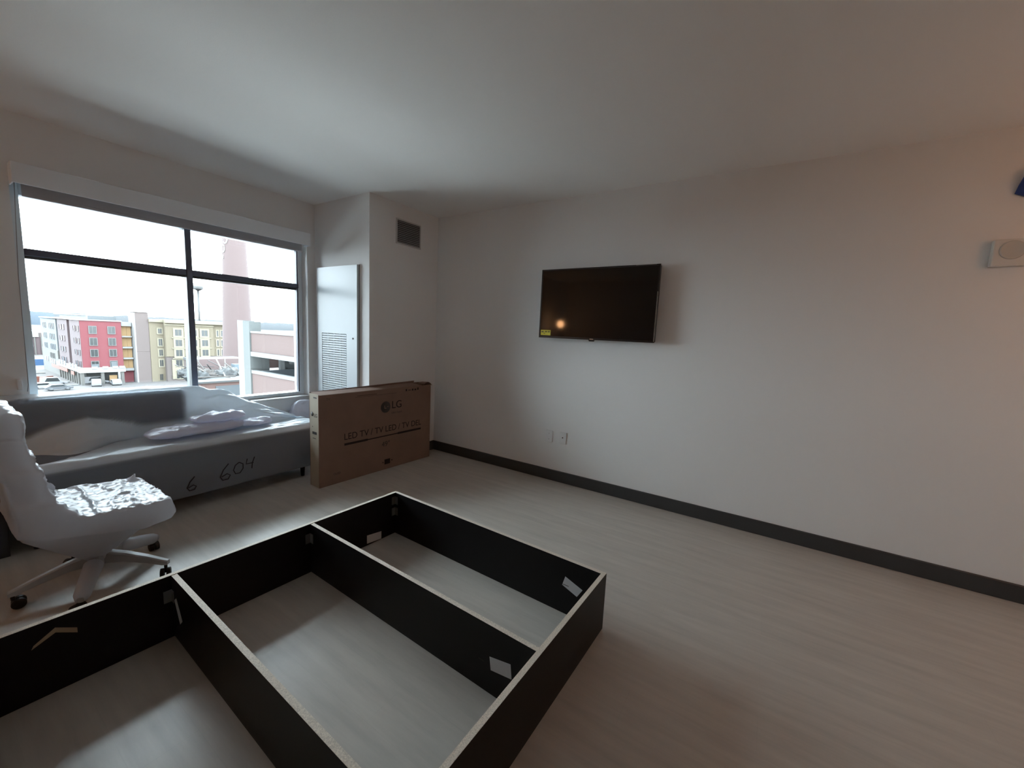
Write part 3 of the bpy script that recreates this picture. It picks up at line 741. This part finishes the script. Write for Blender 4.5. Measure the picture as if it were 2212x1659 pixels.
# ================================================================== OUTSIDE
G = -16.5
struct(box('ground', -120, 900, 42, 1500, G-2, G, DIRT), 'dirt and asphalt far below')
struct(box('bounce_ground', -80, 80, 4.7, 41.99, G-2, G, BOUNCE), 'unseen pale ground added below the window to bounce light indoors')  # added out of view; its pale colour throws light up to the ceiling

def windowx(parent, x, y0, y1, z0, z1, pane=PANE, frame=EXW, t=.12, d=.12):   # on a wall facing -x
    bm = bmesh.new(); y0, y1 = min(y0, y1), max(y0, y1); z0, z1 = min(z0, z1), max(z0, z1)
    for b in ((x-d, x, y0-t, y0, z0-t, z1+t), (x-d, x, y1, y1+t, z0-t, z1+t), (x-d, x, y0, y1, z0-t, z0), (x-d, x, y0, y1, z1, z1+t)): addbox(bm, *b)
    o = link('window', tomesh(bm, 'window'), frame, parent); box('pane', x-.04, x, y0, y1, z0, z1, pane, o); return o
def windowy(parent, y, x0, x1, z0, z1, pane=PANE, frame=EXW, t=.12, d=.15, cross=True):   # on a wall facing -y
    bm = bmesh.new(); x0, x1 = min(x0, x1), max(x0, x1); z0, z1 = min(z0, z1), max(z0, z1)
    for b in ((x0-t, x0, y-d, y, z0-t, z1+t), (x1, x1+t, y-d, y, z0-t, z1+t), (x0, x1, y-d, y, z0-t, z0), (x0, x1, y-d, y, z1, z1+t)): addbox(bm, *b)
    if cross:
        xm, zm = (x0+x1)/2, (z0+z1)/2
        addbox(bm, xm-.03, xm+.03, y-d*.6, y-.05, z0, z1)
    o = link('window', tomesh(bm, 'window'), frame, parent); box('pane', x0, x1, y-.05, y, z0, z1, pane, o); return o

# ---- red corner building
rb = thing('red_building', 'five-storey red corner building with white podium band across the site', 'building', (26, 160, G))
PX = 22.4
box('front_wall', PX, 30.05, 146.5, 150, -13.1, -.12, RED, rb)
box('side_wall', PX, 29.5, 150.01, 157.2, -13.1, -.15, REDP, rb)
box('recess_wall', PX+.9, 29.5, 157.21, 159.9, -13.1, -.2, REDD, rb)
box('side_wall', PX, 29.5, 159.91, 171.4, -13.1, -.25, REDP, rb)
box('recess_wall', PX+.9, 29.5, 171.41, 173.2, -13.1, -.3, REDD, rb)
box('upper_wall', PX, 29.5, 173.21, 194.5, -9.3, -.35, GREYB, rb)
box('stone_wall', PX-.1, 29.5, 173.21, 194.6, G, -9.31, STONE, rb)
box('return_wall', PX-.05, PX, 146.6, 150, -13.1, -.14, REDP, rb)
box('parapet', PX-.25, 30.2, 146.3, 194.8, -.10, .16, EXW, rb)
box('penthouse', 24.6, 30, 150, 182, .17, 1.15, GREYB, rb)
box('penthouse_cap', 24.4, 30, 152, 188, 1.16, 1.42, EXW, rb)
for (z0, z1) in ((-3.3, -1.5), (-6.32, -4.5), (-9.2, -7.47), (-11.9, -10.5)):
    for (x0, x1) in ((24.0, 25.25), (27.5, 28.75)): windowy(rb, 146.5, x0, x1, z0, z1, PANE, mat('grey_green_frame', (.055, .06, .057), .6) if 'grey_green_frame' not in bpy.data.materials else bpy.data.materials['grey_green_frame'])
for zz in (-1.6, -4.7, -7.7, -10.6):
    for ya, yb in ((147.6, 149.3), (151.2, 152.9)):
        windowx(rb, PX-.05 if ya < 150 else PX, ya, yb, zz-1.25, zz, PANEB, REDP)
    for ya, yb in ((163.2, 165.4), (166.2, 168.6)): windowx(rb, PX, ya, yb, zz-1.3, zz, PANEB, REDP)
for zz in (-1.6, -4.7, -7.7):
    for k in range(3): windowx(rb, PX, 176.0+2.2*k, 177.4+2.2*k, zz-1.5, zz, PANEB, GREYB)
    for k in range(2): windowx(rb, PX, 186.8+2.1*k, 188.2+2.1*k, zz-1.4, zz, PANEB, GREYB)
for k in range(3):
    windowx(rb, PX-.1, 177.2+2.2*k, 178.3+2.2*k, -11.8, -10.4, PANEB, STONE)
    box('white_panel', PX-.25, PX-.1, 177.0+2.4*k, 178.4+2.4*k, -13.5, -12.3, EXW, rb)
for k in range(2): box('white_panel', PX-.25, PX-.1, 186.5+2.4*k, 187.8+2.4*k, -13.2, -11.9, EXW, rb)
# podium
box('podium_band', PX-.8, 30.2, 145.7, 147.2, -13.35, -12.05, EXW, rb)
box('podium_band', PX-.8, PX+.6, 147.21, 171.5, -13.2, -12.1, EXW, rb)
for x in (24.3, 26.3, 28.2, 29.5): box('podium_block', x-.55, x+.55, 145.6, 145.69, -12.4, -11.75, EXW, rb)
for y in (148.5, 151.5, 154.5, 160.5, 163.5, 166.5): box('podium_block', PX-.95, PX-.81, y-.7, y+.7, -12.5, -11.3, EXW, rb)
for x in (22.1, 25.75, 29.6): box('column', x-.3, x+.3, 145.9, 146.5, G, -13.36, STONE, rb)
for y in (148.6, 150.8, 153, 155.4, 158, 160.6, 163.4, 166.2, 169): box('column', PX-.7, PX-.1, y-.35, y+.35, G, -13.21, STONE, rb)
box('podium_wall', 23.4, 29.4, 149.2, 149.5, G, -13.2, CONCG, rb); box('podium_wall', 24.2, 24.5, 149.51, 172, G, -13.2, CONCG, rb)
box('site_board', 27.2, 28.7, 147.0, 147.1, G, -14.3, SHEATH, rb)
box('grey_duct', 23.9, 25.2, 146.3, 146.49, -12.05, -11.2, GREYB, rb); box('grey_duct', 27.6, 28.7, 146.3, 146.49, -12.05, -10.6, GREYB, rb)
for (ya, yb, z) in ((157, 176, -13.6), (150, 153.2, -13.75)): box('orange_netting', PX-1.1, PX-1.0, ya, yb, z-.45, z+.45, ORG, rb)
# ---- sheathed link bay + tower
lb = thing('link_bay', 'recessed tan sheathing bay with white slabs between red building and grey tower', 'building', (31, 148, G))
for (a, b) in ((-3.87, -1.23), (-6.75, -4.22), (-9.70, -7.22), (-12.6, -10.15)):
    box('sheathing', 30.25, 31.4, 148, 149, a, b, SHEATH, lb); box('sheathing', 31.43, 32.3, 148, 149, a, b, SHEATH, lb)
for (a, b) in ((-1.22, -.15), (-4.21, -3.88), (-7.21, -6.76), (-10.14, -9.71), (-13.28, -12.61)): box('floor_slab', 30.25, 32.3, 147.2, 149, a, b, EXW, lb)
box('red_panel', 30.25, 32.3, 148, 149, G, -13.29, RED, lb)
tw_ = thing('stair_tower', 'plain grey stair tower taller than its neighbours', 'tower', (34, 147, G))
box('tower_shaft', 32.75, 35.5, 145.6, 150, -8, 2.62, TOWER, tw_); box('tower_shaft', 32.75, 35.5, 145.6, 150, G, -8.03, TOWER, tw_)
box('corner_strip', 32.45, 32.74, 145.6, 150, G, 2.55, EXW, tw_); box('tower_cap', 32.42, 35.6, 145.5, 150.1, 2.63, 2.78, TOWER, tw_)
# ---- cream building
cr = thing('cream_building', 'long cream building with white cornice and grey lower storeys', 'building', (45, 150, G))
box('set_back_wall', 35.55, 38.6, 145.5, 150, G, .2, CREAM, cr)
box('bay_wall', 38.61, 50.2, 144, 150, -9.4, .1, CREAM, cr); box('bay_wall', 50.21, 56, 144.4, 150, -9.4, .1, CREAM, cr)
box('base_wall', 38.61, 56, 144.2, 150, G, -9.41, GREYLOW, cr)
box('cornice', 35.5, 38.6, 145.1, 150, .21, 1.0, CREAML, cr); box('cornice', 38.61, 56.2, 143.4, 150, .11, 1.08, CREAML, cr)
box('cornice_band', 38.5, 50.3, 143.8, 143.99, -.55, -.28, CREAML, cr)
for (z0, z1) in ((-2.9, -1.6), (-6.35, -4.5), (-9.2, -7.5), (-12.2, -10.4)): windowy(cr, 145.5, 37.4, 38.2, z0, z1, PANE, CREAML, .3)
windowy(cr, 145.5, 37.25, 37.95, -16.2, -14.45, PANE, CREAM, .1)
for (z0, z1) in ((-3.42, -1.68), (-6.4, -4.62), (-9.3, -7.5)):
    for (x0, x1) in ((40.75, 42.25), (44.45, 45.9), (47.15, 48.65)): windowy(cr, 144, x0, x1, z0, z1, PANE, CREAML, .45)
    for (x0, x1) in ((51.2, 51.6), (52.35, 53.0)): windowy(cr, 144.4, x0, x1, z0, z1, PANE, CREAML, .3, cross=False)
    box('sill_band', 39.9, 49.6, 143.8, 143.99, z0-.75, z0-.5, CREAML, cr)
for (z0, z1) in ((-12.2, -10.4), (-15.8, -14.0)): windowy(cr, 144.2, 40.7, 42.2, z0, z1, PANE, CREAML, .2)
box('white_pier', 39.75, 40.45, 143.9, 144.19, -15.9, -10.3, CREAML, cr)
box('white_spandrel', 40.46, 42.4, 143.9, 144.19, -13.7, -12.5, CREAML, cr)
# ---- brick chimney with painted letters
cm_ = thing('brick_chimney', 'tall tapering pink brick chimney with white painted letters', 'chimney', (42.6, 110, G))
bm = bmesh.new(); prev = None
for k in range(13):
    t = k/12; z = G + 44*t; r = 3.45 - 1.25*t; rg = [bm.verts.new((42.6+r*cos(2*pi*j/40), 110+r*sin(2*pi*j/40), z)) for j in range(40)]
    if prev:
        for j in range(40): bm.faces.new((prev[j], prev[(j+1)%40], rg[(j+1)%40], rg[j]))
    else: bm.faces.new(rg[::-1])
    prev = rg
bm.faces.new(prev); link('shaft', tomesh(bm, 'shaft', True), BRICK, cm_)
vx = Vector((42.6+3.547, 110-.1, 0)).normalized(); lx = Vector((-vx.y, vx.x, 0))     # towards us is -vx, left as we see it is +lx
def chim_pt(s, z):   # s: angle from the face towards us, to the left
    t = (z-G)/44; r = 3.45-1.25*t+.05
    return Vector((42.6, 110, 0)) + (-vx*cos(s) + lx*sin(s))*r + Vector((0, 0, z))
def chim_stroke(name, pts, wdt):
    bm = bmesh.new(); prev = None
    P = [chim_pt(a, z) for a, z in pts]
    for i, p in enumerate(P):
        d = (P[min(i+1, len(P)-1)]-P[max(i-1, 0)]).normalized(); n = d.cross((p-Vector((42.6, 110, p.z))).normalized())*wdt
        c = [bm.verts.new(p+n), bm.verts.new(p-n)]
        if prev: bm.faces.new((prev[0], prev[1], c[1], c[0]))
        prev = c
    o = link(name, tomesh(bm, name), EXW, cm_); o.modifiers.new('s', 'SOLIDIFY').thickness = .04
chim_stroke('painted_letter', [(.80+.22*cos(a), 20.3+1.0*sin(a)) for a in [(-.6-i*.2) for i in range(14)]][::-1], .14)
chim_stroke('painted_letter', [(1.25, 18.95), (.92, 18.8), (.86, 18.2), (.87, 17.7), (.95, 17.4), (1.3, 17.25)], .13)
chim_stroke('painted_letter', [(1.02, 16.5), (1.10, 16.2), (1.02, 15.9)], .16)
# ---- parking garage
ga = thing('parking_garage', 'nearby parking garage with pink brick bands and white concrete columns', 'building', (14, 32, G))
GXp = 12.5
for (z0, z1) in ((-.95, .57), (-4.5, -2.74)): box('brick_band', GXp, GXp+.25, 22, 36.0, z0, z1, GBRICK, ga)
box('band_cap', GXp-.06, GXp+.3, 22, 36.0, .575, .72, CONC, ga); box('band_cap', GXp-.06, GXp+.3, 22, 36.0, -2.735, -2.48, CONC, ga)
box('floor_slab', GXp-.08, 22, 22, 36.0, -1.32, -.955, CONC, ga)
box('floor_slab', GXp, 22, 22, 36.0, -4.9, -4.51, CONCG, ga)
box('column', GXp-.1, GXp+.8, 36.05, 37.1, G, 1.50, CONCG, ga); box('column_light_face', GXp-.1, GXp+.8, 37.11, 38.1, G, 1.56, CONC, ga)  # one column; its light and shaded faces coloured as two boxes
box('rear_wall', GXp+.81, 13.9, 36.06, 36.3, -4.5, -1.33, CONCG, ga); box('rear_wall', 14.85, 22, 36.06, 36.3, -4.5, -1.75, CONCG, ga)
box('dark_opening', 13.91, 14.84, 36.2, 36.3, -2.4, -1.33, BRICKD, ga); box('inner_column', 14.42, 14.80, 35.3, 35.6, -4.5, -1.33, CONC, ga)
prism('ramp_wall', [(12.8, -2.47), (17.5, -2.44), (17.5, -4.5), (12.8, -4.5)], 'y', 34.9, 35.1, BLUEG, ga)
box('soffit_beam', 15.3, 22, 35.2, 35.6, -2.05, -1.75, CONC, ga)
box('back_wall', 21.5, 21.8, 24, 36.0, -4.5, -1.33, BRICKD, ga)
prism('roof_parapet', [(24, .73), (36.0, .73), (36.0, 1.0), (24, 1.0)], 'x', 21.4, 21.7, CONC, ga)
for (y0, y1, x) in ((34.2, 35.6, 18.5), (27.5, 30.0, 19.0)): box('roof_unit', x, x+1.5, y0, y1, .0, 1.28, CONC, ga)
box('roof_deck', GXp+.31, 22, 22, 36.0, -.6, -.3, CONCG, ga)
# ---- ruined low buildings with fallen timber
ru = thing('ruined_building', 'half-demolished brick shed with fallen timbers on its roof', 'building', (27, 78, G))
box('front_wall', 21.6, 30.5, 75, 75.4, -10.6, -8.55, BRICKD, ru); box('grey_infill', 24.4, 30.5, 74.9, 74.99, G, -9.1, BLUEG, ru)
box('front_wall', 21.6, 30.5, 75, 75.4, G, -10.61, BRICKD, ru)
prism('roof', [(21.4, 74.6), (31, 74.6), (35, 92), (27.2, 92)], 'z', -8.54, -8.25, ROOFG, ru)
box('rear_wall', 27.6, 36.5, 92.1, 92.6, G, -6.1, BRICK, ru); box('rear_roof', 28, 32.5, 92.61, 99, -6.6, -6.15, ROOFG, ru)
box('rear_roof', 32.51, 37, 92.61, 99, -6.6, -6.15, ROOFG, ru)
box('blue_sheet', 32.6, 34.2, 88, 89.5, -8.2, -6.9, mat('pale_blue_sheet', (.036, .05, .06), .6), ru)
for (p, q, r, m_) in [((21.9, 77, -5.6), (26.2, 82, -8.0), .10, DEBL), ((25.5, 90, -6.0), (28.0, 84, -8.0), .09, DEBRIS), ((27.2, 90, -6.0), (24.6, 88, -8.2), .10, DEBRIS),
                      ((28.8, 86, -5.6), (27.8, 80, -8.2), .11, DEBL), ((31.0, 88, -5.7), (28.2, 81, -8.2), .10, DEBRIS), ((26.2, 88, -5.4), (27.0, 85, -8.2), .10, DEBRIS),
                      ((22, 80, -7.6), (28, 84, -8.1), .10, DEBRIS), ((23, 78, -7.9), (29, 79, -8.1), .12, DEBRIS), ((22, 84, -6.2), (24.5, 90, -7.2), .08, DEBL),
                      ((27.5, 90, -5.2), (26, 86, -8.1), .07, DEBRIS), ((25.4, 86, -6.0), (23.6, 88, -8.1), .09, DEBRIS), ((22, 79, -6.1), (23.3, 79, -6.1), .10, DEBL), ((24.4, 84, -6.4), (25.6, 80, -8.2), .12, DEBRIS), ((26.6, 84, -6.3), (28.6, 87, -8.1), .09, DEBD), ((29.4, 84, -6.2), (30.2, 80, -8.2), .10, DEBRIS),
                      ((24.2, 88, -7.0), (29.5, 89, -7.3), .08, DEBD), ((23.4, 82, -7.3), (26.5, 80, -8.0), .10, DEBD), ((28.2, 88, -6.0), (30.4, 84, -7.9), .08, DEBD), ((25.0, 78, -7.4), (27.4, 77, -8.1), .08, DEBRIS)]:
    tube('timber', [p, q], r, m_, ru, n=6, smooth=False)
for i_, (x, y, r_) in enumerate(((23.6, 80, 1.5), (26.0, 84, 1.9), (28.8, 82, 1.5), (30.6, 86, 1.3), (24.8, 87, 1.4))):
    d_ = lump('rubble_heap', (x, y, -8.15), (r_, 1.6, .75), DEBRIS if i_ % 2 else ROOFG, 3+i_*2.3, .35, 2, 0, (30, 16), True, 1.1)
    d_.parent = ru; d_.matrix_parent_inverse = PW[ru.name].inverted(); d_['kind'] = 'stuff'
# ---- water tower, hills, tree lines
wt = thing('water_tower', 'pale water tower on a thin stem on the horizon', 'water tower', (143.4, 420, G))
lathe('tank', [(3.65, 28.3), (3.7, 31.2), (3.2, 32.3), (.4, 33.0)], EXW, wt, (143.4, 420, 0), 28)
lathe('tank_bottom', [(.9, 26.0), (3.4, 27.4), (3.8, 28.29)], TANKM, wt, (143.4, 420, 0), 28)
lathe('stem', [(.8, G), (.8, 25.99)], TANKM, wt, (143.4, 420, 0), 16)
for a in range(4):
    tube('leg', [(143.4+2.9*cos(a*pi/2+.6), 420+2.9*sin(a*pi/2+.6), 27), (143.4+3.6*cos(a*pi/2+.6), 420+3.6*sin(a*pi/2+.6), G)], .2, EXW, wt, n=8)
def ridge_mesh(name, x0, x1, y, hf, m, n=90, depth=120):
    bm = bmesh.new(); rows = []
    for i in range(n+1):
        x = x0+(x1-x0)*i/n; h = hf(x)
        rows.append([bm.verts.new((x, y-20, G)), bm.verts.new((x, y, h)), bm.verts.new((x, y+depth, h-6))])
    for a, b in zip(rows, rows[1:]):
        for k in range(2): bm.faces.new((a[k], b[k], b[k+1], a[k+1]))
    return struct(link(name, tomesh(bm, name, True), m))
ridge_mesh('hills', 60, 130, 900, lambda x: 4.5 - max(0, x-96)*.14 + 1.2*fr((x*.06, 3, 0)), HILL)['label'] = 'hazy blue hill on the left horizon'
ridge_mesh('hills', 130, 900, 1100, lambda x: 2.2 + 3.2*fr((x*.02, 1, 0)) + 1.2*fr((x*.2, 7, 0)), TREEM)['label'] = 'low wooded horizon'
pk = thing('brick_mill', 'low pink brick mill at the far left of the window view', 'building', (29, 262, G))
box('mill_wall', 20, 34, 262, 275, G, -9.0, REDP, pk); box('mill_roof', 20, 30.5, 261.5, 275, -8.99, -6.6, EXW, pk)
box('upper_wall', 30.6, 34, 262.1, 275, -8.99, -7.2, GREYLOW, pk)
for k in range(3): box('pier', 27.2+1.9*k, 27.6+1.9*k, 261.6, 261.99, G, -9.0, STONE, pk)
fe = box('site_fence', 12, 24.6, 206, 206.1, -16.3, -14.2, FENB); tag(fe, 'bright blue hoarding across the construction site', 'fence')
tr = lump('bushy_tree', (33.4, 250, -12.8), (2.2, 2.5, 3.7), mat('dark_grey_green_foliage', (.027, .031, .027), .95), 3, .5, 2, 0, (40, 26), False, .9)
tag(tr, 'dark bushy tree behind the blue hoarding', 'tree')
# ---- construction clutter and cars
for i, (x, y, rz) in enumerate(((15.9, 158.6, .2), (17.0, 157.4, -.3), (18.3, 158.4, .4))):
    b = thing('site_barrier', ['orange site barrier, leftmost of three', 'orange site barrier, middle of three', 'orange site barrier, rightmost of three'][i] + ' on the dirt lot', 'barrier', (x, y, G), rz, 'orange site barriers')
    prism('barrier_body', [(-.35, 0), (.35, 0), (.22, .4), (.16, 1.5), (-.16, 1.5), (-.22, .4)], 'x', -.6, .6, ORG, b, True)
    for s in (-.4, .4): box('foot', s-.1, s+.1, -.42, .42, -.0, .12, ORG, b, 0, True)
dp = lump('earth_mound', (14.3, 169.5, G+.9), (2.2, 3, 1.1), mat('reddish_earth', (.076, .044, .034), .95), 5, .25, 2, 0, (40, 20), True, .8)
tag(dp, 'reddish earth mound at the left of the lot', 'mound')
def car(label, x, y, rz, m, tall=0):
    c = thing('parked_car' if not tall else 'parked_van', label, 'car' if not tall else 'van', (x, y, G), rz)
    h = 1.45+tall
    prism('car_body', [(-2.2, .35), (2.2, .35), (2.25, .75), (1.2, .92), (.7, h), (-1.3 if not tall else -2.15, h), (-1.9 if not tall else -2.25, .95), (-2.25, .85)], 'y', -.85, .85, m, c, True, bevel=.06)
    prism('side_glass', [(.95, .95), (.58, h-.1), (-1.2, h-.1), (-1.6, .98)], 'y', -.865, .865, PANE, c, True)
    for sx in (-1.35, 1.35):
        for sy in (-.8, .8): tube('wheel', [(sx, sy-.1, .33), (sx, sy+.1, .33)], .33, RUB, c, n=16, local=True)
car('white car parked lowest left in the window view', 15.2, 144.2, .1, CARW); car('grey car parked in front of the white one', 16.9, 139.5, .1, CARG)
car('white van parked behind the white car', 17.8, 150.6, 0, CARW, .5)
car('white pickup-like van outside the podium columns', 24.0, 143.6, 1.4, CARW, .3)
car('pale car parked right of the podium opening', 27.6, 143.6, 1.5, CARW)
car('white van standing inside the podium opening', 24.9, 148.0, 0, CARW, .5)
for (x0, x1, y, lb_) in ((13.5, 20.5, 180, 'farthest'), (14, 18.5, 162, 'second farthest'), (15, 21, 153.5, 'second nearest'), (18.5, 21.5, 146.5, 'nearest')):
    k_ = box('kerb', x0, x1, y, y+1.2, G+.005, G+.3, CONC); tag(k_, 'white concrete kerb strip on the lot, %s of four' % lb_, 'kerb', 'kerb strips on the lot')
